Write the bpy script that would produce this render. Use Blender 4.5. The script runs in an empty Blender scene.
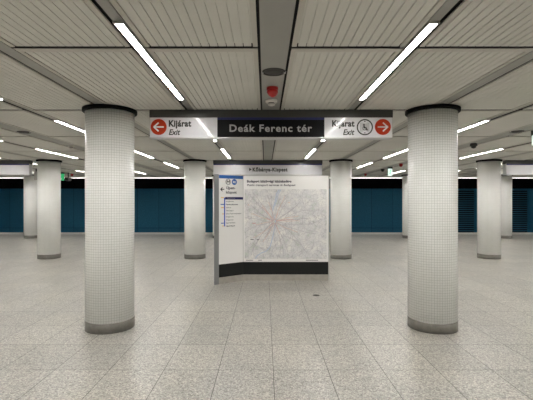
import bpy, bmesh, math, random
from math import pi, sin, cos
random.seed(7)
S = bpy.context.scene
C = S.collection
# ------------------------------------------------------------------ frame
F = 400.0; X0 = 265.2; Y0 = 201.5        # focal length and vanishing point in px of a 533x400 picture
EYE = 1.55; CE = EYE + 1.135             # eye height, ceiling height
CX = 0.07; MX = 1.005; MY = 2.0145; YR = 4.95   # ceiling grid: middle, module across, module along, first column row
def wx(px, d): return (px - X0) * d / F
def wz(py, d): return EYE + (Y0 - py) * d / F

# ------------------------------------------------------------------ materials
def mat(name, col=(.5,.5,.5), rough=.5, metal=0., spec=.5, coat=0., coat_rough=.05, emit=None, es=0.):
    m = bpy.data.materials.new(name); m.use_nodes = True
    b = m.node_tree.nodes['Principled BSDF']
    b.inputs['Base Color'].default_value = (*col, 1)
    b.inputs['Roughness'].default_value = rough
    b.inputs['Metallic'].default_value = metal
    b.inputs['Specular IOR Level'].default_value = spec
    b.inputs['Coat Weight'].default_value = coat
    b.inputs['Coat Roughness'].default_value = coat_rough
    if emit:
        b.inputs['Emission Color'].default_value = (*emit, 1)
        b.inputs['Emission Strength'].default_value = es
    return m
def N(m, t, **kw):
    n = m.node_tree.nodes.new(t)
    for k, v in kw.items(): setattr(n, k, v)
    return n
def L(m, a, b): m.node_tree.links.new(a, b)
def bsdf(m): return m.node_tree.nodes['Principled BSDF']
def ramp(m, pts):
    r = N(m, 'ShaderNodeValToRGB'); e = r.color_ramp.elements
    while len(e) < len(pts): e.new(.5)
    for i, (p, c) in enumerate(pts): e[i].position = p; e[i].color = (*c, 1)
    return r
def mix(m, a, b, fac, mode='MIX'):
    n = N(m, 'ShaderNodeMix', data_type='RGBA', blend_type=mode)
    for sock, v in ((n.inputs[6], a), (n.inputs[7], b), (n.inputs[0], fac)):
        if hasattr(v, 'is_linked') or hasattr(v, 'node'): L(m, v, sock)
        elif isinstance(v, tuple): sock.default_value = (*v, 1)
        else: sock.default_value = v
    return n.outputs[2]
def bump(m, h, strength=.3, dist=.002):
    b = N(m, 'ShaderNodeBump'); b.inputs['Strength'].default_value = strength; b.inputs['Distance'].default_value = dist
    L(m, h, b.inputs['Height']); L(m, b.outputs[0], bsdf(m).inputs['Normal'])
def noisy(m, col, amt=.12, scale=6., detail=4.):
    """slight unevenness of the paint or metal itself"""
    tc = N(m, 'ShaderNodeTexCoord'); n = N(m, 'ShaderNodeTexNoise')
    n.inputs['Scale'].default_value = scale; n.inputs['Detail'].default_value = detail
    L(m, tc.outputs['Object'], n.inputs['Vector'])
    r = ramp(m, [(.3, tuple(c*(1-amt) for c in col)), (.7, tuple(min(1, c*(1+amt)) for c in col))])
    L(m, n.outputs['Fac'], r.inputs[0]); L(m, r.outputs[0], bsdf(m).inputs['Base Color'])
    return m

def floor_mat():
    m = mat('granite_tiles', rough=.3, spec=.6)
    tc = N(m, 'ShaderNodeTexCoord'); mp = N(m, 'ShaderNodeMapping')
    mp.inputs['Location'].default_value = (-CX - .004, -4.985, 0)
    L(m, tc.outputs['Object'], mp.inputs['Vector'])
    v = mp.outputs[0]
    br = N(m, 'ShaderNodeTexBrick', offset=0., squash=1.)
    br.inputs['Scale'].default_value = 1; br.inputs['Brick Width'].default_value = .5025
    br.inputs['Row Height'].default_value = .652; br.inputs['Mortar Size'].default_value = .0034
    br.inputs['Mortar Smooth'].default_value = .3; br.inputs['Bias'].default_value = 0
    br.inputs['Color1'].default_value = (.87, .87, .87, 1); br.inputs['Color2'].default_value = (1, 1, 1, 1)
    br.inputs['Mortar'].default_value = (.10, .095, .09, 1)
    L(m, v, br.inputs['Vector'])
    n1 = N(m, 'ShaderNodeTexNoise'); n1.inputs['Scale'].default_value = 78; n1.inputs['Detail'].default_value = 8; n1.inputs['Roughness'].default_value = .75
    L(m, v, n1.inputs['Vector'])
    r1 = ramp(m, [(.34, (.20, .196, .18)), (.46, (.38, .37, .345)), (.54, (.52, .51, .475)), (.66, (.74, .73, .68))])
    L(m, n1.outputs['Fac'], r1.inputs[0])
    n2 = N(m, 'ShaderNodeTexNoise'); n2.inputs['Scale'].default_value = .9; n2.inputs['Detail'].default_value = 3
    L(m, v, n2.inputs['Vector'])
    r2 = ramp(m, [(.35, (.90, .90, .91)), (.65, (1.0, .985, .96))])
    L(m, n2.outputs['Fac'], r2.inputs[0])
    vo = N(m, 'ShaderNodeTexVoronoi'); vo.inputs['Scale'].default_value = 74; L(m, v, vo.inputs['Vector'])
    bw = N(m, 'ShaderNodeSeparateColor'); L(m, vo.outputs['Color'], bw.inputs[0])
    rv = ramp(m, [(.0, (.52, .51, .50)), (.3, (.82, .81, .795)), (.62, (.97, .96, .94)), (.95, (1.28, 1.265, 1.22))]); L(m, bw.outputs[0], rv.inputs[0])
    g = mix(m, r1.outputs[0], rv.outputs[0], 1., 'MULTIPLY')
    a = mix(m, g, r2.outputs[0], 1., 'MULTIPLY')
    c = mix(m, a, br.outputs['Color'], 1., 'MULTIPLY')
    L(m, c, bsdf(m).inputs['Base Color'])
    n3 = N(m, 'ShaderNodeTexNoise'); n3.inputs['Scale'].default_value = 3; n3.inputs['Detail'].default_value = 6
    L(m, v, n3.inputs['Vector'])
    mr = N(m, 'ShaderNodeMapRange'); mr.inputs[3].default_value = .285; mr.inputs[4].default_value = .34
    L(m, n3.outputs['Fac'], mr.inputs[0]); L(m, mr.outputs[0], bsdf(m).inputs['Roughness'])
    return m
def mosaic_mat():
    m = mat('white_mosaic', rough=.3, coat=.25)
    uv = N(m, 'ShaderNodeUVMap', uv_map='UVMap')
    br = N(m, 'ShaderNodeTexBrick', offset=0., squash=1.)
    br.inputs['Scale'].default_value = 1; br.inputs['Brick Width'].default_value = .0300
    br.inputs['Row Height'].default_value = .0300; br.inputs['Mortar Size'].default_value = .0019
    br.inputs['Mortar Smooth'].default_value = .25
    br.inputs['Color1'].default_value = (.91, .92, .89, 1); br.inputs['Color2'].default_value = (.94, .95, .925, 1)
    br.inputs['Mortar'].default_value = (.60, .605, .58, 1)
    L(m, uv.outputs[0], br.inputs['Vector']); L(m, br.outputs['Color'], bsdf(m).inputs['Base Color'])
    inv = N(m, 'ShaderNodeMath', operation='SUBTRACT'); inv.inputs[0].default_value = 1; L(m, br.outputs['Fac'], inv.inputs[1])
    bump(m, inv.outputs[0], .5, .002)
    mr = N(m, 'ShaderNodeMapRange'); mr.inputs[3].default_value = .3; mr.inputs[4].default_value = .8
    L(m, br.outputs['Fac'], mr.inputs[0]); L(m, mr.outputs[0], bsdf(m).inputs['Roughness'])
    return m
def blue_mat():
    m = mat('blue_enamel_panels', rough=.5, spec=.2)
    tc = N(m, 'ShaderNodeTexCoord')
    mp = N(m, 'ShaderNodeMapping'); mp.inputs['Rotation'].default_value = (pi/2, 0, 0); L(m, tc.outputs['Object'], mp.inputs['Vector'])
    br = N(m, 'ShaderNodeTexBrick', offset=0., squash=1.)
    br.inputs['Scale'].default_value = 1; br.inputs['Brick Width'].default_value = 1.25; br.inputs['Row Height'].default_value = 6
    br.inputs['Mortar Size'].default_value = .012
    br.inputs['Color1'].default_value = (.028, .185, .33, 1); br.inputs['Color2'].default_value = (.038, .225, .39, 1)
    br.inputs['Mortar'].default_value = (.015, .09, .15, 1)
    L(m, mp.outputs[0], br.inputs['Vector'])
    n = N(m, 'ShaderNodeTexNoise'); n.inputs['Scale'].default_value = 14; n.inputs['Detail'].default_value = 5
    L(m, tc.outputs['Object'], n.inputs['Vector'])
    r = ramp(m, [(.3, (.78, .78, .78)), (.7, (1.1, 1.1, 1.1))]); L(m, n.outputs['Fac'], r.inputs[0])
    L(m, mix(m, br.outputs['Color'], r.outputs[0], 1., 'MULTIPLY'), bsdf(m).inputs['Base Color'])
    return m
def map_mat():
    m = mat('printed_map', rough=.3, coat=.2)
    tc = N(m, 'ShaderNodeTexCoord'); v = tc.outputs['Object']
    n = N(m, 'ShaderNodeTexNoise'); n.inputs['Scale'].default_value = 7; n.inputs['Detail'].default_value = 8; n.inputs['Roughness'].default_value = .65
    L(m, v, n.inputs['Vector'])
    r = ramp(m, [(.33, (.60, .64, .58)), (.45, (.70, .69, .70)), (.54, (.76, .75, .74)), (.65, (.86, .85, .81))])
    L(m, n.outputs['Fac'], r.inputs[0])
    vo = N(m, 'ShaderNodeTexVoronoi', feature='DISTANCE_TO_EDGE'); vo.inputs['Scale'].default_value = 17
    n2 = N(m, 'ShaderNodeTexNoise'); n2.inputs['Scale'].default_value = 7; L(m, v, n2.inputs['Vector'])
    L(m, mix(m, v, n2.outputs['Color'], .12), vo.inputs['Vector'])
    r2 = ramp(m, [(.01, (.72, .70, .72)), (.045, (1, 1, 1))]); L(m, vo.outputs['Distance'], r2.inputs[0])
    L(m, mix(m, r.outputs[0], r2.outputs[0], 1., 'MULTIPLY'), bsdf(m).inputs['Base Color'])
    return m

M = {}
M['floor'] = floor_mat(); M['mosaic'] = mosaic_mat(); M['blue'] = blue_mat(); M['map'] = map_mat()
M['panel'] = noisy(mat('ceiling_panel_paint', rough=.55), (.60, .59, .54), .04, 2)
M['tray'] = noisy(mat('ceiling_tray_paint', rough=.5), (.30, .295, .27), .05, 2)
M['joint'] = mat('joint_strip_paint', (.50, .48, .43), .5)
M['void'] = mat('black_void', (.006, .006, .006), .9)
M['darkwall'] = noisy(mat('tunnel_black', rough=.9, spec=.1), (.004, .004, .005), .2, 3)
M['plain'] = noisy(mat('pale_wall', rough=.6), (.62, .61, .57), .05, 1.5)
M['edge'] = noisy(mat('pale_edge_stone', rough=.35), (.90, .86, .80), .04, 4)
M['steel'] = noisy(mat('brushed_steel', rough=.45, metal=.6), (.25, .24, .22), .12, 20)
M['collar'] = mat('black_collar', (.005, .005, .005), .7, spec=.1)
M['lamp'] = mat('led_diffuser', (.9, .9, .9), .4, emit=(1, .975, .945), es=67.)
M['edgelamp'] = mat('edge_diffuser', (.8, .8, .8), .4, emit=(1, .97, .94), es=5.)
M['lamphouse'] = mat('lamp_housing', (.40, .39, .36), .45)
M['signdark'] = mat('sign_housing', (.05, .05, .047), .4, spec=.4)
M['signwhite'] = mat('sign_white', (.70, .70, .73), .35, coat=.45, coat_rough=.05)
M['signblack'] = mat('sign_black', (.003, .003, .004), .4, spec=.15)
M['navy'] = mat('navy', (.008, .014, .10), .3, coat=.4)
M['textgrey'] = mat('light_lettering', (.42, .42, .43), .4)
M['textblack'] = mat('black_lettering', (.012, .012, .012), .4, coat=.45, coat_rough=.05)
M['red'] = mat('orange_red_disc', (.47, .035, .008), .45, spec=.2)
M['arrow'] = mat('white_symbol', (.80, .78, .76), .4)
M['alu'] = mat('aluminium', (.55, .55, .54), .35, metal=.7)
M['boardwhite'] = mat('board_white', (.86, .85, .835), .3, coat=.3, coat_rough=.08)
M['boarddark'] = mat('board_dark_grey', (.014, .015, .014), .45, spec=.2)
M['blueprint'] = mat('blue_print', (.02, .12, .42), .35)
M['plinth'] = noisy(mat('plinth_steel', rough=.42, metal=.4), (.42, .40, .36), .1, 12)
M['postgrey'] = mat('post_grey', (.24, .245, .25), .4, metal=.3)
M['lineblue'] = mat('line_blue', (.05, .12, .48), .35)
M['yellow'] = mat('yellow_print', (.75, .48, .12), .4)
M['river'] = mat('river_print', (.50, .58, .72), .35)
M['road'] = mat('road_print', (.46, .42, .46), .35)
M['roadorange'] = mat('road_orange_print', (.72, .52, .42), .35)
M['roadred'] = mat('road_red_print', (.64, .34, .32), .35)
M['textprint'] = mat('grey_print', (.10, .10, .12), .4)
M['alarm'] = mat('alarm_red_plastic', (.42, .008, .008), .3, coat=.4)
M['plastic'] = mat('white_plastic', (.62, .60, .56), .4)
M['grille'] = mat('dark_grille', (.035, .033, .03), .6)
M['camera_dark'] = mat('dark_plastic', (.03, .03, .03), .3)
M['exitgreen'] = mat('exit_green', (.02, .35, .13), .4, emit=(.05, .55, .2), es=.6)
M['exitwhite'] = mat('exit_lit_white', (.8, .85, .83), .4, emit=(.75, 1, .92), es=.9)
M['louvre'] = mat('louvre_blue', (.028, .16, .28), .5)

# ------------------------------------------------------------------ mesh helpers
def box(bm, x0, x1, y0, y1, z0, z1, mi=0, bev=0):
    r = bmesh.ops.create_cube(bm, size=1)
    for v in r['verts']:
        v.co.x = x0 if v.co.x < 0 else x1
        v.co.y = y0 if v.co.y < 0 else y1
        v.co.z = z0 if v.co.z < 0 else z1
    fs = {f for v in r['verts'] for f in v.link_faces}
    for f in fs: f.material_index = mi
    if bev:
        es = {e for v in r['verts'] for e in v.link_edges}
        bmesh.ops.bevel(bm, geom=list(es), offset=bev, segments=2, affect='EDGES', profile=.5)
def raw_box(V, Fc, Mi, x0, x1, y0, y1, z0, z1, mi):
    b = len(V)
    V += [(x0,y0,z0),(x1,y0,z0),(x1,y1,z0),(x0,y1,z0),(x0,y0,z1),(x1,y0,z1),(x1,y1,z1),(x0,y1,z1)]
    for f in ((0,3,2,1),(4,5,6,7),(0,1,5,4),(1,2,6,5),(2,3,7,6),(3,0,4,7)):
        Fc.append(tuple(b+i for i in f)); Mi.append(mi)
def lathe(bm, prof, n=32, cx=0, cy=0, mi=0, caps=True):
    rings = []
    for (r, z) in prof:
        rings.append([bm.verts.new((cx + r*cos(2*pi*i/n), cy + r*sin(2*pi*i/n), z)) for i in range(n)])
    for a, b in zip(rings, rings[1:]):
        for i in range(n):
            f = bm.faces.new((a[i], a[(i+1) % n], b[(i+1) % n], b[i])); f.material_index = mi; f.smooth = True
    if caps:
        for rg in (rings[0], rings[-1]):
            f = bm.faces.new(rg); f.material_index = mi
def slab(bm, pts, y0, y1, mi=0):
    """outline in the x-z plane, thickness along y"""
    a = [bm.verts.new((x, y0, z)) for x, z in pts]; b = [bm.verts.new((x, y1, z)) for x, z in pts]
    n = len(pts)
    fs = [bm.faces.new(a), bm.faces.new(list(reversed(b)))]
    for i in range(n): fs.append(bm.faces.new((a[i], b[i], b[(i+1) % n], a[(i+1) % n])))
    for f in fs: f.material_index = mi
def footprint(bm, pts, z0, z1, mi=0):
    a = [bm.verts.new((x, y, z0)) for x, y in pts]; b = [bm.verts.new((x, y, z1)) for x, y in pts]
    n = len(pts)
    fs = [bm.faces.new(a), bm.faces.new(b)]
    for i in range(n): fs.append(bm.faces.new((a[i], b[i], b[(i+1) % n], a[(i+1) % n])))
    for f in fs: f.material_index = mi
def disc(bm, cx, cz, r, y0, y1, mi=0, n=40):
    slab(bm, [(cx + r*cos(2*pi*i/n), cz + r*sin(2*pi*i/n)) for i in range(n)], y0, y1, mi)
def ringplate(bm, cx, cz, r0, r1, y0, y1, mi=0, n=40):
    for i in range(n):
        a, b = 2*pi*i/n, 2*pi*(i+1)/n
        slab(bm, [(cx+r0*cos(a), cz+r0*sin(a)), (cx+r1*cos(a), cz+r1*sin(a)), (cx+r1*cos(b), cz+r1*sin(b)), (cx+r0*cos(b), cz+r0*sin(b))], y0, y1, mi)
def stroke(bm, p, w, y0, y1, mi=0):
    """polyline of width w in the x-z plane"""
    for (x0, z0), (x1, z1) in zip(p, p[1:]):
        dx, dz = x1-x0, z1-z0; l = math.hypot(dx, dz) or 1; nx, nz = -dz/l*w/2, dx/l*w/2
        ex, ez = dx/l*w*.15, dz/l*w*.15
        slab(bm, [(x0+nx-ex, z0+nz-ez), (x1+nx+ex, z1+nz+ez), (x1-nx+ex, z1-nz+ez), (x0-nx-ex, z0-nz-ez)], y0, y1, mi)
def finish(name, bm, mats, parent=None, loc=None, fixn=True):
    if fixn: bmesh.ops.recalc_face_normals(bm, faces=bm.faces[:])
    me = bpy.data.meshes.new(name); bm.to_mesh(me); bm.free()
    return link(name, me, mats, parent, loc)
def link(name, me, mats, parent=None, loc=None):
    if not isinstance(mats, (list, tuple)): mats = [mats]
    for m in mats: me.materials.append(M[m])
    o = bpy.data.objects.new(name, me); C.objects.link(o)
    if parent: o.parent = parent
    if loc: o.location = loc
    return o
def thing(name, label, cat, loc=(0,0,0), rz=0, group=None):
    o = bpy.data.objects.new(name, None); C.objects.link(o)
    o.location = loc; o.rotation_euler = (0, 0, rz); o.empty_display_size = .1
    tag(o, label, cat, group); return o
def tag(o, label, cat, group=None):
    o['label'] = label; o['category'] = cat
    if group: o['group'] = group
    return o
def struct(o): o['kind'] = 'structure'; return o
def copy_tree(o, parent=None):
    c = o.copy(); C.objects.link(c)
    if parent: c.parent = parent
    for ch in list(o.children): copy_tree(ch, c)
    return c
def text(name, s, height, width, x, z, y, m, parent, align='LEFT', bold=0., shear=0., gap=1.):
    """lettering standing in the x-z plane facing -y; height = cap height, width = full width or None"""
    cu = bpy.data.curves.new(name, 'FONT'); cu.body = s; cu.size = 1; cu.offset = bold; cu.shear = shear; cu.space_character = gap
    cu.extrude = .01; cu.resolution_u = 3
    t = bpy.data.objects.new('tmp', cu); C.objects.link(t)
    dg = bpy.context.evaluated_depsgraph_get(); me = bpy.data.meshes.new_from_object(t.evaluated_get(dg))
    bpy.data.objects.remove(t); bpy.data.curves.remove(cu)
    xs = [v.co.x for v in me.vertices]; a, b = min(xs), max(xs)
    k = height/.73; kx = width/(b-a) if width else k
    off = {'LEFT': 0, 'RIGHT': -(b-a)*kx, 'CENTER': -(b-a)*kx/2}[align]
    for v in me.vertices:
        X = (v.co.x - a)*kx + off; Z = v.co.y*k; Y = -v.co.z*.08
        v.co = (x + X, y + Y, z + Z)
    me.materials.clear()
    return link(name, me, m, parent)

# ------------------------------------------------------------------ setting
XL, XR, YB, YF = -18.0, 18.0, -9.2, 18.85
bm = bmesh.new(); box(bm, XL, XR, YB, YF, -.3, 0)
struct(finish('floor', bm, 'floor'))
bm = bmesh.new(); box(bm, XL, XR, YF, 20.1, -.3, 0)
struct(finish('trim_1', bm, 'edge'))
bm = bmesh.new(); box(bm, XL, XR, 20.1, 23.9, -1.5, -1.3)
struct(finish('floor_track', bm, 'darkwall'))
bm = bmesh.new(); box(bm, XL, XR, 20.0, 20.1, -1.3, -.3)
struct(finish('wall_platform_edge', bm, 'darkwall'))
WY = 23.5; WZ = wz(188.7, WY)
bm = bmesh.new(); box(bm, XL, XR, WY, WY+.3, -1.3, WZ)
struct(finish('wall_far', bm, 'blue'))
bm = bmesh.new(); box(bm, XL, XR, WY-.05, WY+.3, WZ, 4.0)
struct(finish('wall_far_upper', bm, 'darkwall'))
bm = bmesh.new(); box(bm, XL, XR, 18.75, WY+.3, 4.0, 4.2); box(bm, XL, XR, 18.7, 18.8, CE+.06, 4.0)
struct(finish('ceiling_track', bm, 'darkwall'))
bm = bmesh.new(); box(bm, XL-.3, XL, YB-.3, WY+.3, -1.5, 4.2)
struct(finish('wall_left', bm, 'plain'))
bm = bmesh.new(); box(bm, XR, XR+.3, YB-.3, WY+.3, -1.5, 4.2)
struct(finish('wall_right', bm, 'plain'))
bm = bmesh.new(); box(bm, XL, XR, YB-.3, YB, -.3, 4.2)
struct(finish('wall_back', bm, 'plain'))
bm = bmesh.new(); box(bm, XL, XR, 18.62, 18.70, CE-.055, CE+.06)
struct(finish('trim_2', bm, 'edge'))

# ceiling: slatted panels between long trays, dark void above
def half(k):
    if k % 4 == 0: return .125 if k == 0 else .15
    return .075 if k % 2 == 0 else .055
V, Fc, Mi = [], [], []
raw_box(V, Fc, Mi, XL, XR, YB, 18.75, CE+.16, CE+.3, 1)
KX = 17
rows = range(-7, 7)
for k in range(-KX, KX+1):
    xc = CX + k*MX + (.04 if k >= 3 and k % 2 else 0); h = half(k)
    raw_box(V, Fc, Mi, xc-h+.020, xc+h-.020, YB, 18.62, CE+(.004 if k % 2 == 0 else .014), CE+.022, 2)
    if k % 2 == 0: raw_box(V, Fc, Mi, xc-h-.01, xc+h+.01, YB, 18.62, CE+.034, CE+.045, 1)
for k in range(-KX, KX):
    xa = CX + k*MX + half(k) + (.04 if k >= 3 and k % 2 else 0); xb = CX + (k+1)*MX - half(k+1) + (.04 if k+1 >= 3 and (k+1) % 2 else 0)
    raw_box(V, Fc, Mi, xa-.0, xb+.0, YB, 18.62, CE+.030, CE+.040, 1)
    for r in rows:
        ya = YR + .035 + r*MY; yb = ya + MY
        if r == 6: yb = 18.62
        # joint strip, then the panel, then the open gap before the next joint
        raw_box(V, Fc, Mi, xa, xb, ya-.004, ya+.050, CE-.004, CE+.003, 3)
        ps, pe = ya+.052, yb-.044
        if r == 6: pe = yb
        raw_box(V, Fc, Mi, xa, xa+.035, ya+.050, pe, CE-.003, CE+.008, 3)
        raw_box(V, Fc, Mi, xb-.035, xb, ya+.050, pe, CE-.003, CE+.008, 3)
        raw_box(V, Fc, Mi, xa+.035, xb-.035, ps, pe-.04, CE+.008, CE+.014, 0)
        w = xb - xa - .086; n = round(w/.060); p = w/n
        for i in range(n):
            s = xa + .043 + i*p
            raw_box(V, Fc, Mi, s+.003, s+p-.003, ps, pe, CE, CE+.009, 0)
me = bpy.data.meshes.new('ceiling'); me.from_pydata(V, [], Fc); me.polygons.foreach_set('material_index', Mi); me.update()
ceil = struct(link('ceiling', me, ['panel', 'void', 'tray', 'joint']))
# the ceiling edges over the side margins
for nm, a, b in (('trim_3', XL, CX-KX*MX-.06), ('trim_4', CX+KX*MX+.06, XR)):
    bm = bmesh.new(); box(bm, a, b, YB, 18.62, CE, CE+.05); struct(finish(nm, bm, 'panel'))

# ------------------------------------------------------------------ ceiling lights
def make_light():
    t = thing('ceiling_light', '', 'ceiling light')
    V, Fc, Mi = [], [], []
    for s in (-1, 1): raw_box(V, Fc, Mi, min(s*.0265, s*.0345), max(s*.0265, s*.0345), -.97, .97, -.035, .03, 0)
    for s in (-1, 1): raw_box(V, Fc, Mi, -.0265, .0265, min(s*.955, s*.97), max(s*.955, s*.97), -.035, .03, 0)
    me = bpy.data.meshes.new('housing'); me.from_pydata(V, [], Fc); link('housing', me, 'lamphouse', t)
    bm = bmesh.new(); box(bm, -.0260, .0260, -.954, .954, -.028, -.005); finish('diffuser', bm, 'lamp', t)
    return t
side = {-1: 'just left of the middle', 1: 'just right of the middle', -3: 'left of the left front column', 3: 'right of the right front column',
        -5: 'third out to the left', 5: 'third out to the right', -7: 'fourth out to the left', 7: 'fourth out to the right',
        -9: 'fifth out to the left', 9: 'fifth out to the right', -11: 'sixth out to the left', 11: 'sixth out to the right',
        -13: 'seventh out to the left', 13: 'seventh out to the right', -15: 'outermost on the left', 15: 'outermost on the right'}
side[-3] = 'second out to the left'; side[3] = 'second out to the right'
side[-1] = 'first left of the middle band'; side[1] = 'first right of the middle band'
ordn = ['nearest', 'second nearest', 'third nearest', 'fourth nearest', 'fifth nearest', 'farthest']
proto = make_light(); first = True
PER = 3 * MY / 2
for k in sorted(side, key=lambda q: (abs(q), q)):
    j = 0
    for i in range(-3, 5 + 1):
        y = 3.51 + i*PER + (.05 if i > 0 else 0)
        if y > 17.8: continue
        x = CX + k*MX + (.04 if k >= 3 else 0)
        vis = (y + .95 > .3) and abs(x*F/(y+.95) + X0 - 266.5) < 266.5 and (EYE + 1.135 and (CE-EYE)*F/(y+.95) < 201.5)
        o = proto if first else copy_tree(proto); first = False
        o.location = (x, y, CE + .033)
        if vis:
            tag(o, 'white strip light, %s, in ceiling row %s' % (ordn[j], side[k]), 'ceiling light', 'strip lights in the slatted ceiling'); j += 1
        elif y < 2:
            tag(o, 'slim white strip light in the ceiling behind the camera', 'ceiling light', 'strip lights behind the camera')
        else:
            tag(o, 'slim white strip light in the ceiling beyond the edge of the picture', 'ceiling light', 'strip lights beside the view')

t = thing('ceiling_edge_light', 'continuous pale light trough along the far ceiling edge above the tracks', 'ceiling light', (0, 18.4, CE-.0085))
bm = bmesh.new(); box(bm, XL+.1, XR-.1, -.14, -.12, -.045, .004); box(bm, XL+.1, XR-.1, .12, .14, -.045, .004); box(bm, XL+.1, XR-.1, -.12, .12, -.012, .004)
finish('trough', bm, 'edge', t)
bm = bmesh.new(); box(bm, XL+.12, XR-.12, -.119, .119, -.043, -.012); finish('diffuser', bm, 'edgelamp', t)
# ------------------------------------------------------------------ columns
R = .286
def make_column():
    t = thing('column', '', 'column')
    bm = bmesh.new(); uvl = bm.loops.layers.uv.new('UVMap'); n = 60
    z0, z1 = .117, CE-.03
    lo = [bm.verts.new((R*cos(2*pi*i/n), R*sin(2*pi*i/n), z0)) for i in range(n)]
    hi = [bm.verts.new((R*cos(2*pi*i/n), R*sin(2*pi*i/n), z1)) for i in range(n)]
    for i in range(n):
        f = bm.faces.new((lo[i], lo[(i+1) % n], hi[(i+1) % n], hi[i])); f.smooth = True
        for l, (u, v) in zip(f.loops, ((i, z0), (i+1, z0), (i+1, z1), (i, z1))): l[uvl].uv = (u*.03, v - z0)
    bm.faces.new(hi); bm.faces.new(lo)
    finish('shaft', bm, 'mosaic', t)
    bm = bmesh.new(); lathe(bm, [(R+.004, 0), (R+.004, .114), (R+.001, .118)], 64)
    finish('base_band', bm, 'steel', t)['label'] = 'brushed steel base band'
    bm = bmesh.new(); lathe(bm, [(R+.002, CE-.046), (R+.030, CE-.046), (R+.034, CE-.040), (R+.034, CE-.005)], 64)
    finish('collar', bm, 'collar', t)['label'] = 'black collar ring under the ceiling'
    return t
G = 'round columns of white mosaic'
cols = [(-2, 0, 'white mosaic column, nearest on the left, with black collar and steel base'),
        (2, 0, 'white mosaic column, nearest on the right, with black collar and steel base'),
        (-2, 1, 'white mosaic column in the second row, just left of the map board'),
        (2, 1, 'white mosaic column in the second row, just right of the map board'),
        (-6, 1, 'white mosaic column in the second row, far left, under the green exit sign'),
        (6, 1, 'white mosaic column in the second row, to the right of the large right column'),
        (-2, 2, 'white mosaic column in the farthest row, hidden behind left wing of map board'),
        (2, 2, 'white mosaic column in the farthest row, hidden behind the map panel'),
        (-6, 2, 'white mosaic column in the farthest row, behind the nearest left column'),
        (6, 2, 'white mosaic column in the farthest row, peeking out left of the nearest right column'),
        (-10, 2, 'white mosaic column in the farthest row, at the left edge of the picture'),
        (10, 2, 'white mosaic column in the farthest row, at the right edge of the picture')]
pc = make_column(); first = True
DXC = {(-2,0): .027, (2,0): -.022, (-2,1): .014, (2,1): -.01, (-6,1): .027, (6,1): .04, (-10,2): .03, (6,2): .03, (10,2): .055}
for k, r, lab in cols:
    o = pc if first else copy_tree(pc); first = False
    o.location = (CX + k*MX + (.01 if k > 0 else -.005) + DXC.get((k, r), 0), YR + r*3*MY, 0); tag(o, lab, 'column', G)

# ------------------------------------------------------------------ hanging signs
def arrow_poly(cx, cz, s, d):
    """white arrow pointing d = -1 left / 1 right: shaft and two strokes"""
    return [[(cx - d*s*.62, cz), (cx + d*s*.52, cz)], [(cx + d*s*.02, cz + s*.52), (cx + d*s*.60, cz), (cx + d*s*.02, cz - s*.52)]]
ZF0, ZF1 = EYE + .796, EYE + 1.038
def sign_shell(t, x0, x1, D, face=None):
    bm = bmesh.new(); box(bm, x0-.01, x1+.01, D-.006, D+.16, ZF1, CE+.0, bev=.004)
    box(bm, x0-.006, x1+.006, D+.01, D+.13, ZF1-.01, ZF1+.01)
    finish('housing', bm, 'signdark', t)
    bm = bmesh.new(); box(bm, x0-.006, x1+.006, D-.002, D+.142, ZF0-.016, ZF0, bev=.002)
    for x in (x0-.006, x1): box(bm, x, x+.006, D-.002, D+.142, ZF0, ZF1)
    finish('frame', bm, 'alu', t)['label'] = 'aluminium edge profile'
    bm = bmesh.new(); box(bm, x0, x1, D+.004, D+.138, ZF0, ZF1)
    return bm
D = 4.945
t = thing('hanging_sign', 'wide station name sign with black centre between two white exit panels, hung from ceiling', 'sign', (0, 0, 0), 0)
xa, xb = wx(150.3, D), wx(392, D); b0, b1 = wx(217.3, D), wx(324.4, D)
finish('light_box', sign_shell(t, xa, xb, D), 'signwhite', t)
bm = bmesh.new(); box(bm, b0, b1, D-.001, D+.004, ZF0, ZF1)
nb = finish('name_panel', bm, 'signblack', t); nb['label'] = 'black name panel'
bm = bmesh.new(); box(bm, b0, b1, D-.0022, D-.001, ZF1-.028, ZF1)
finish('stripe', bm, 'navy', nb)['label'] = 'navy stripe'
text('lettering', 'Deák Ferenc tér', .090, wx(312, D)-wx(229.5, D), wx(229.5, D), wz(131.6, D), D-.002, 'textgrey', nb, gap=1.14, bold=.022)['label'] = 'light grey words Deák Ferenc tér'
def exit_panel(px0, px1, cpx, d, words, align, lift=None):
    bm = bmesh.new(); box(bm, wx(px0, D), wx(px1, D), D-.0005, D+.004, ZF0, ZF1)
    p = finish('exit_panel', bm, 'signwhite', t); p['label'] = 'white exit panel with arrow pointing ' + ('left' if d < 0 else 'right')
    r = 8.0*D/F; cx, cz = wx(cpx, D), wz(127, D)
    bm = bmesh.new(); disc(bm, cx, cz, r, D-.003, D, 0)
    for pl in arrow_poly(cx, cz, r, d): stroke(bm, pl, r*.17, D-.0042, D-.003, 1)
    finish('arrow_disc', bm, ['red', 'arrow'], p)['label'] = 'orange red disc with white arrow'
    (kx, kw), (ex, ew) = words
    text('lettering', 'Kijárat', .078, kw*D/F, wx(kx, D), wz(126.4, D), D-.0015, 'textblack', p, align, gap=1.06, bold=.040)
    text('lettering', 'Exit', .070, ew*D/F, wx(ex, D), wz(134.8, D), D-.0015, 'textblack', p, align, bold=.025, shear=.25)
    return p
exit_panel(150.3, 217.3, 158.7, -1, ((168.8, 22.5), (168.8, 11.5)), 'LEFT')
p = exit_panel(324.4, 392, 382.8, 1, ((354.5, 22.5), (354.5, 11.5)), 'RIGHT')
cx, cz = wx(364.8, D), wz(127.2, D); u = D/F
bm = bmesh.new(); ringplate(bm, cx, cz, 6.9*u, 8.1*u, D-.003, D, 0)
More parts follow.
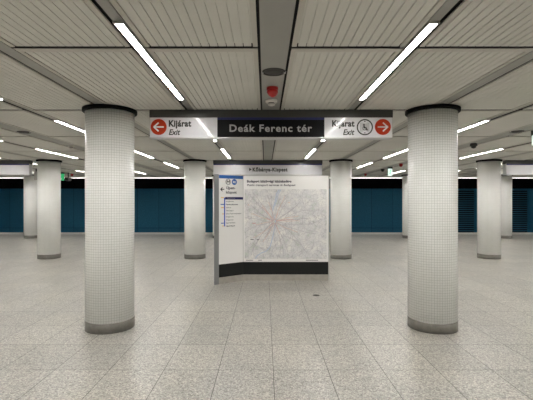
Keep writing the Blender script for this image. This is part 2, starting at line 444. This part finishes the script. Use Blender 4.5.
for z in (5.8, -5.8):
    s = 1 if z > 0 else -1
    slab(bm, [(cx-1.0*u, cz+(z-.5*s)*u), (cx+1.0*u, cz+(z-.5*s)*u), (cx, cz+(z+.7*s)*u)], D-.003, D, 0)
for a in (-4.3, 3.7): slab(bm, [(cx+a*u, cz-4.2*u), (cx+(a+.6)*u, cz-4.2*u), (cx+(a+.6)*u, cz+4.2*u), (cx+a*u, cz+4.2*u)], D-.003, D, 1)
for a, b in ((-4.3, -1.8), (1.8, 4.3)):
    for z in (4.0, -4.2): slab(bm, [(cx+a*u, cz+z*u), (cx+b*u, cz+z*u), (cx+b*u, cz+(z+.4)*u), (cx+a*u, cz+(z+.4)*u)], D-.003, D, 1)
slab(bm, [(cx-3.2*u, cz-3.4*u), (cx+3.2*u, cz-3.4*u), (cx+3.2*u, cz+3.6*u), (cx-3.2*u, cz+3.6*u)], D-.002, D, 2)
disc(bm, cx-.9*u, cz+2.8*u, .75*u, D-.003, D, 0, 16)
stroke(bm, [(cx-.9*u, cz+2.0*u), (cx-.5*u, cz-.6*u), (cx+1.2*u, cz-.6*u), (cx+2.0*u, cz-2.8*u), (cx+2.8*u, cz-2.6*u)], 1.25*u, D-.003, D, 0)
stroke(bm, [(cx-1.5*u, cz+.6*u), (cx-2.1*u, cz-.8*u), (cx-1.6*u, cz-2.4*u), (cx, cz-2.9*u), (cx+1.1*u, cz-1.9*u)], .4*u, D-.003, D, 0)
M['symgrey'] = mat('symbol_grey', (.30, .30, .31), .4); M['symlight'] = mat('symbol_light_grey', (.48, .48, .49), .4)
finish('lift_symbol', bm, ['textblack', 'symgrey', 'symlight'], p)['label'] = 'round black lift symbol'

D = 10.98
ZF0, ZF1 = EYE + .742, EYE + 1.035
def far_sign(k, label, words):
    c = CX + k*MX; t = thing('hanging_sign', label, 'sign', (0, 0, 0), 0, 'signs hung over the second column row')
    x0, x1 = c-1.49, c+1.49
    finish('light_box', sign_shell(t, x0, x1, D), 'signwhite', t)
    bm = bmesh.new(); box(bm, x0, x1, D-.001, D+.004, ZF1-.035, ZF1)
    finish('stripe', bm, 'navy', t)['label'] = 'navy stripe'
    if words:
        z = wz(171.3, D)
        text('lettering', 'Kőbánya-Kispest', .102, wx(287.5, D)-wx(252.6, D), wx(252.6, D), z, D-.002, 'textblack', t, gap=1.12, bold=.040)
        bm = bmesh.new(); x = wx(249.2, D); slab(bm, [(x, z+.005), (x+.065, z+.05), (x, z+.10)], D-.002, D+.004)
        finish('arrowhead', bm, 'textblack', t)
far_sign(0, 'white hanging direction sign above the map board reading Kőbánya-Kispest', True)
far_sign(-8, 'white hanging sign with navy top stripe, cut by the left edge of picture', False)
far_sign(8, 'white hanging sign with navy top stripe, cut by the right edge of picture', False)

# ------------------------------------------------------------------ map board
t = thing('information_board', 'tall white map board on the floor with angled left wing, dark lower band', 'information board', (0, 0, 0))
D = 7.83; xm0, xm1 = wx(243.2, D), wx(328.3, D); ZT = wz(176, D)
DW = 7.50; xw0 = wx(219.0, DW)
MAIN = [(xm0, D), (xm1, D), (xm1, D+.14), (xm0-.03, D+.14)]
WING = [(xw0, DW), (xm0, D), (xm0-.03, D+.14), (xw0-.05, DW+.13)]
def zone(name, z0, z1, m, label, inset=0., parent=t):
    bm = bmesh.new()
    for poly in (MAIN, WING): footprint(bm, [(x, y+inset) for x, y in poly], z0, z1)
    o = finish(name, bm, m, parent); o['label'] = label; return o
zone('plinth', 0, .122, 'plinth', 'brushed steel plinth', .006)
zone('kick_panel', .122, .368, 'boarddark', 'dark grey lower band', .002)
bm = bmesh.new(); footprint(bm, MAIN, .368, ZT)
mp_ = finish('map_panel', bm, 'boardwhite', t); mp_['label'] = 'white panel carrying the map'
bm = bmesh.new(); footprint(bm, WING, .368, ZT)
wg = finish('wing_panel', bm, 'boardwhite', t); wg['label'] = 'white angled side panel with line diagram'
bm = bmesh.new(); footprint(bm, [(wx(214.2, 7.44), 7.44), (xw0, DW-.02), (xw0-.05, DW+.13), (wx(214.2, 7.44)-.02, 7.58)], 0, ZT+.012)
finish('post', bm, 'postgrey', t)['label'] = 'grey metal end post'
bm = bmesh.new(); box(bm, xm1-.0, xm1+.022, D-.006, D+.145, 0, ZT+.012)
for px in (243.2,): box(bm, xm0-.006, xm0+.006, D-.005, D+.01, .368, ZT)
box(bm, xm0, xm1+.022, D-.006, D+.145, ZT, ZT+.012)
finish('frame', bm, 'alu', t)
# map sheet
a0, a1 = wx(244.6, D), wx(326.6, D); c0, c1 = wz(258.8, D), wz(189.3, D)
random.seed(11)
V, Fc, Mi = [], [], []
raw_box(V, Fc, Mi, a0, a1, D-.002, D, c0, c1, 0)
bm = bmesh.new(); me = bpy.data.meshes.new('x'); me.from_pydata(V, [], Fc); bm.from_mesh(me); bpy.data.meshes.remove(me)
def P(px, py): return (wx(px, D), wz(py, D))
river = [(279, 189.6), (276.5, 194), (275.6, 200), (273.5, 207), (272.2, 212), (273.6, 216), (275.6, 221), (274.8, 228), (273.4, 234), (272, 240), (270, 247), (266.5, 251), (261, 253), (257, 256), (255.4, 258.6)]
stroke(bm, [P(*q) for q in river], .016, D-.0030, D-.002, 1)
stroke(bm, [P(*q) for q in [(281, 189.6), (278.3, 194), (277, 200), (274.8, 206)]], .012, D-.0031, D-.002, 1)
hub = (274.6, 221.5)
def road(ang, ln, w, mi, start=1.5):
    pts = []; a = ang; x, y = hub; x += start*cos(a); y -= start*sin(a)
    n = int(ln/4) + 2
    for i in range(n):
        if not (245 < x < 326 and 189.8 < y < 258): break
        pts.append(P(x, y)); a += random.uniform(-.16, .16); x += ln/n*cos(a); y -= ln/n*sin(a)
    if len(pts) > 1: stroke(bm, pts, w, D-.0036-mi*.0001, D-.002, mi)
for i in range(26): road(2*pi*i/26 + random.uniform(-.1, .1), random.uniform(20, 52), .0065, 2)
for i in range(11): road(2*pi*i/11 + random.uniform(-.2, .2), random.uniform(12, 30), .0075, 3)
for i in range(6): road(2*pi*i/6 + random.uniform(-.3, .3), random.uniform(8, 22), .007, 4)
for i in range(50):
    x, y = random.uniform(247, 322), random.uniform(192, 255); a = random.uniform(0, pi); pts = []
    for j in range(random.randint(3, 6)):
        if 245 < x < 326 and 189.8 < y < 258: pts.append(P(x, y))
        a += random.uniform(-.5, .5); x += 3*cos(a); y += 3*sin(a)
    if len(pts) > 1: stroke(bm, pts, .005, D-.0034, D-.002, 2)
for (x, y, w, m_) in ((254, 223.2, 3.4, 4), (252, 239.5, 3.2, 5), (248.5, 205, 1.4, 3), (270.5, 209, 1.5, 3), (258, 239.8, 2, 5), (289, 202.6, 1.6, 3), (262, 248, 3, 2)):
    stroke(bm, [P(x-w/2, y), P(x+w/2, y)], .013, D-.0045, D-.002, m_)
finish('map_sheet', bm, ['map', 'river', 'road', 'roadorange', 'roadred', 'textprint'], mp_)['label'] = 'printed city transport map with blue river'
text('lettering', 'Budapest közösségi közlekedése', .046, wx(291.5, D)-wx(247, D), wx(247, D), wz(182.4, D), D-.0012, 'textprint', mp_, gap=1.1, bold=.06)
text('lettering', 'Public transport services in Budapest', .040, wx(295.5, D)-wx(247, D), wx(247, D), wz(186.0, D), D-.0012, 'textprint', mp_, gap=1.1, bold=.03, shear=.25)
bm = bmesh.new()
for x, w in ((246, 7), (258.4, 3.4), (306, 12)): stroke(bm, [P(x, 260.2), P(x+w, 260.2)], .012, D-.002, D)
finish('legend_line', bm, 'textprint', mp_)

# printing on the wing: local frame u along the wing (0 at the post), v up, facing the viewer
wl = math.hypot(xm0-xw0, D-DW); wa = math.atan2(D-DW, xm0-xw0)
def wing_obj(o):
    o.location = (xw0, DW, 0); o.rotation_euler = (0, 0, wa); return o
def uu(px): # horizontal pixel to distance along the wing
    tt = (px - X0)/F; dx, dy = cos(wa), sin(wa)
    return (tt*DW - xw0)/(dx - tt*dy)
def zz(px, py):
    d = DW + uu(px)*sin(wa); return wz(py, d)
bm = bmesh.new(); slab(bm, [(.0, ZT-.062), (wl, ZT-.062), (wl, ZT-.001), (0, ZT-.001)], -.003, 0)
wing_obj(finish('stripe', bm, 'blueprint', wg))['label'] = 'blue top stripe'
bm = bmesh.new(); q = .057
disc(bm, uu(228.2), zz(228.2, 181.8), q, -.003, 0, 0, 28); disc(bm, uu(228.2), zz(228.2, 181.8), q*.86, -.0036, 0, 1, 28)
x, z = uu(228.2), zz(228.2, 181.8)
stroke(bm, [(x-.028, z-.03), (x-.028, z+.028), (x, z-.008), (x+.028, z+.028), (x+.028, z-.03)], .012, -.005, 0, 0)
x2, z2 = uu(234.3), zz(234.3, 182.0)
disc(bm, x2, z2, q, -.003, 0, 2, 28)
wing_obj(finish('line_symbol', bm, ['textblack', 'boardwhite', 'blueprint'], wg))['label'] = 'white metro symbol beside blue line disc'
wing_obj(text('lettering', 'M3', .046, .065, x2, z2-.023, -.0032, 'arrow', wg, 'CENTER', bold=.02))
bm = bmesh.new(); x, z = uu(222.4), zz(222.4, 189.3)
for pl in arrow_poly(x, z, .062, -1): stroke(bm, pl, .016, -.003, 0)
wing_obj(finish('arrow', bm, 'textblack', wg))['label'] = 'black arrow pointing left'
wing_obj(text('lettering', 'Újpest-', .050, .20, uu(226.3), zz(226, 189.0), -.001, 'textprint', wg, bold=.03))
wing_obj(text('lettering', 'központ', .050, .24, uu(226.0), zz(226, 193.4), -.001, 'textprint', wg, bold=.03))
bm = bmesh.new()
def rect(pxa, pxb, pya, pyb, mi, y=-.002):
    a, b = uu(pxa), uu(pxb); slab(bm, [(a, zz(pxa, pyb)), (b, zz(pxa, pyb)), (b, zz(pxa, pya)), (a, zz(pxa, pya))], y, 0, mi)
rect(225.2, 243.0, 197.0, 199.5, 0); rect(224.0, 225.1, 197.5, 226.4, 1)
for i, py in enumerate((197.6, 204.3, 207.6, 213.9, 223.2, 226.0)):
    rect(221.0 if i % 2 == 0 else 222.2, 223.9, py-.35, py+.45, 2 if i in (0, 2, 3, 5) else 1, -.0025)
rect(220.6, 223.9, 204.0, 204.9, 1, -.003)
wing_obj(finish('line_diagram', bm, ['navy', 'lineblue', 'yellow'], wg))['label'] = 'blue metro line diagram with navy heading bar'
st = ['Arany János utca', 'Nyugati pályaudvar', 'Lehel tér', 'Dózsa György út', 'Göncz Árpád városközpont', 'Forgách utca', 'Gyöngyösi utca', 'Újpest-városkapu', 'Újpest-központ']
ww = [7.6, 12, 5.0, 7.5, 15.2, 7.5, 7.2, 9.2, 9]
for i, s in enumerate(st):
    wing_obj(text('lettering', s, .026, uu(226+ww[i])-uu(226), uu(226.0), zz(226, 202.0+i*3.08), -.001, 'textprint', wg, bold=.02 if i in (1, 8) else 0))
wing_obj(text('lettering', 'Deák Ferenc tér', .022, .18, uu(227.2), zz(227, 198.5), -.0022, 'textgrey', wg))

# ------------------------------------------------------------------ fittings on the ceiling
def speaker(x, y, label):
    t = thing('ceiling_speaker', label, 'speaker', (x, y, CE+.004), 0, 'round loudspeakers in the ceiling bands')
    bm = bmesh.new(); lathe(bm, [(.083, -.002), (.090, -.010), (.100, -.009), (.104, .004)], 40, caps=False); finish('rim', bm, 'grille', t)
    bm = bmesh.new(); lathe(bm, [(.001, -.012), (.04, -.010), (.084, -.004), (.084, .004)], 40)
    finish('grille', bm, 'grille', t)
    for s in (-1, 1):
        bm = bmesh.new(); box(bm, s*.098-.009, s*.098+.009, -.008, .008, -.014, .003, bev=.002); finish('clip', bm, 'alu', t)
def alarm(x, y, label):
    t = thing('ceiling_alarm', label, 'alarm', (x, y, CE+.004), 0, 'red alarm sounders on the ceiling')
    bm = bmesh.new(); lathe(bm, [(.058, .004), (.058, -.020), (.050, -.026)], 32); finish('base', bm, 'alarm', t)
    bm = bmesh.new(); lathe(bm, [(.056, -.026), (.056, -.052), (.050, -.068), (.032, -.086), (.008, -.096)], 32); finish('sounder', bm, 'alarm', t)
    bm = bmesh.new(); box(bm, -.061, -.050, -.012, .002, -.045, -.028, bev=.002); finish('lens', bm, 'plastic', t)
def detector(x, y, label):
    t = thing('smoke_detector', label, 'smoke detector', (x, y, CE+.004), 0, 'white smoke detectors')
    bm = bmesh.new(); lathe(bm, [(.066, .004), (.066, -.022), (.060, -.030), (.050, -.032)], 32); finish('base', bm, 'plastic', t)
    bm = bmesh.new(); lathe(bm, [(.036, -.032), (.036, -.042)], 24); finish('vent', bm, 'grille', t)
    bm = bmesh.new(); lathe(bm, [(.042, -.042), (.038, -.056), (.022, -.064), (.004, -.065)], 32); finish('sensor_cap', bm, 'plastic', t)
def dome(x, y, label, drop=0.):
    t = thing('ceiling_camera', label, 'camera', (x, y, CE+.004), 0, 'dome cameras on the ceiling')
    bm = bmesh.new(); lathe(bm, [(.058, .004), (.068, -.02), (.068, -.05), (.060, -.056)], 32); finish('housing', bm, 'signdark', t)
    bm = bmesh.new(); lathe(bm, [(.052, -.056), (.046, -.078), (.030, -.094), (.010, -.100)], 32); finish('dome', bm, 'camera_dark', t)
speaker(.075, 3.51, 'dark round loudspeaker in the middle ceiling band, in front of the red alarm')
alarm(.073, 4.0, 'red alarm sounder on middle ceiling band above the station name sign')
detector(.07, 4.50, 'white smoke detector right in front of the black station name sign')
speaker(CX-4*MX, 6.55, 'dark round loudspeaker at left, upper left of the far left column')
speaker(CX+4*MX, 6.5, 'dark round loudspeaker at right, near the right edge of picture')
detector(CX-4*MX, 8.15, 'small smoke detector on the ceiling left of the left front column')
dome(CX+4*MX, 7.85, 'dark dome camera on ceiling right of the right front column')
dome(CX+4*MX+.02, 14.0, 'small dark dome camera between lit sign and right middle column')
alarm(CX+4*MX, 12.05, 'red alarm sounder right of the small lit exit sign')
alarm(CX+4*MX+.02, 16.4, 'red alarm sounder far back, right of the right middle column')
alarm(CX-8*MX, 16.5, 'red alarm sounder far back between far left column and left front column')
def exit_sign(x, y, w, h, top, rz, label, green=False):
    t = thing('exit_sign', label, 'exit sign', (x, y, CE+.004), rz, 'small lit escape signs')
    bm = bmesh.new(); box(bm, -w/2-.01, w/2+.01, -.035, .035, -top, .004, bev=.003); finish('bracket', bm, 'signdark', t)
    bm = bmesh.new(); box(bm, -w/2, w/2, -.028, .028, -top-h, -top, bev=.003)
    b = finish('lit_box', bm, 'exitgreen' if green else 'exitwhite', t)
    u = h/10; bm = bmesh.new(); cz = -top - h/2
    mi = 0
    for y0, y1 in ((-.031, -.027), (.027, .031)):
        disc(bm, .4*u, cz+2.6*u, .8*u, y0, y1, mi, 12)
        stroke(bm, [(0, cz+1.6*u), (-.4*u, cz-.6*u), (1.2*u, cz-1.8*u), (1.0*u, cz-3.6*u)], .9*u, y0, y1, mi)
        stroke(bm, [(-.4*u, cz-.6*u), (-1.6*u, cz-2.4*u), (-3*u, cz-2.6*u)], .8*u, y0, y1, mi)
    finish('pictogram', bm, 'arrow' if green else 'exitgreen', b)
exit_sign(CX+4*MX, 13.1, .12, .235, .07, 0, 'small white lit exit sign hanging left of the right front column')
exit_sign(CX+4*MX+.33, 6.38, .30, .155, .085, 0, 'lit exit sign cut by the right edge of picture above the far right sign')
exit_sign(CX-8*MX, 15.6, .24, .26, .06, 0, 'small green exit sign showing past the far left column', True)
t = thing('ceiling_camera', 'small black camera hanging beside the green exit sign', 'camera', (CX-8*MX+.24, 15.7, CE+.004))
bm = bmesh.new(); lathe(bm, [(.02, .004), (.02, -.2)], 16); finish('bracket', bm, 'camera_dark', t)
bm = bmesh.new(); box(bm, -.07, .07, -.14, .12, -.33, -.2, bev=.01); finish('body', bm, 'camera_dark', t)
bm = bmesh.new()
lathe(bm, [(.03, 0), (.045, -.01), (.045, -.03)], 20); bmesh.ops.rotate(bm, verts=bm.verts, matrix=__import__('mathutils').Matrix.Rotation(-pi/2, 3, 'X')); bmesh.ops.translate(bm, verts=bm.verts, vec=(0, -.13, -.265))
finish('lens', bm, 'grille', t)
t = thing('junction_box', 'narrow grey box hanging from ceiling between the two far left columns', 'box', (wx(36.2, 13.9), 13.9, CE+.004))
bm = bmesh.new(); box(bm, -.05, .05, -.05, .05, -.40, -.10, bev=.006); finish('body', bm, 'lamphouse', t)
bm = bmesh.new(); box(bm, -.015, .015, -.015, .015, -.11, .004); finish('hanger', bm, 'signdark', t)

# floor cap
t = thing('floor_cap', 'small dark round cap in the floor in front of the map board', 'floor cap', (wx(316.2, 6.6), 6.6, 0))
bm = bmesh.new(); lathe(bm, [(.062, 0), (.060, .003), (.052, .004)], 32); finish('ring', bm, 'steel', t)
bm = bmesh.new(); lathe(bm, [(.050, 0), (.050, .005), (.04, .006)], 32); finish('lid', bm, 'grille', t)

# louvres in the blue wall
for xa, xb, lab in ((wx(456, WY), wx(474.6, WY), 'blue louvred grille in far wall between the two right columns'),
                    (wx(510, WY), wx(527.8, WY), 'blue louvred grille in far wall at the right edge of picture')):
    t = thing('louvre_grille', lab, 'grille', ((xa+xb)/2, WY, 0), 0, 'louvred grilles in the blue wall')
    w = (xb-xa)/2; z0, z1 = -.35, WZ-.06
    bm = bmesh.new(); box(bm, -w, w, -.025, .0, z0, z1, 0); finish('backing', bm, 'void', t)
    bm = bmesh.new()
    for s in (-1, 1): box(bm, min(s*w, s*(w-.05)), max(s*w, s*(w-.05)), -.09, 0, z0, z1)
    box(bm, -w, w, -.09, 0, z1, z1+.05); box(bm, -w, w, -.09, 0, z0-.05, z0)
    finish('frame', bm, 'blue', t)
    bm = bmesh.new(); z = z0+.03
    while z < z1-.05:
        a = [(-.085, z), (-.075, z), (-.03, z+.065), (-.04, z+.065)]
        vs = [bm.verts.new((-w+.05, y, q)) for y, q in a] + [bm.verts.new((w-.05, y, q)) for y, q in a]
        for f in ((0,1,2,3), (7,6,5,4), (0,4,5,1), (1,5,6,2), (2,6,7,3), (3,7,4,0)): bm.faces.new([vs[i] for i in f])
        z += .125
    finish('slats', bm, 'louvre', t)

# ------------------------------------------------------------------ camera, world, colour
cam = bpy.data.cameras.new('camera'); co = bpy.data.objects.new('camera', cam); C.objects.link(co)
co.location = (0, 0, EYE); co.rotation_euler = (pi/2, 0, 0)
cam.sensor_width = 36; cam.lens = F*36/533; cam.shift_x = (266.5 - X0)/533; cam.shift_y = (Y0 - 200)/533
cam.clip_start = .05; cam.clip_end = 100
S.camera = co
w = bpy.data.worlds.new('world'); S.world = w; w.use_nodes = True
w.node_tree.nodes['Background'].inputs[0].default_value = (.0, .0, .0, 1)
S.view_settings.view_transform = 'Standard'; S.view_settings.look = 'None'; S.view_settings.gamma = 1
S.view_settings.use_curve_mapping = False
S.view_settings.exposure = 0.0
S.cycles.max_bounces = 10; S.cycles.diffuse_bounces = 7
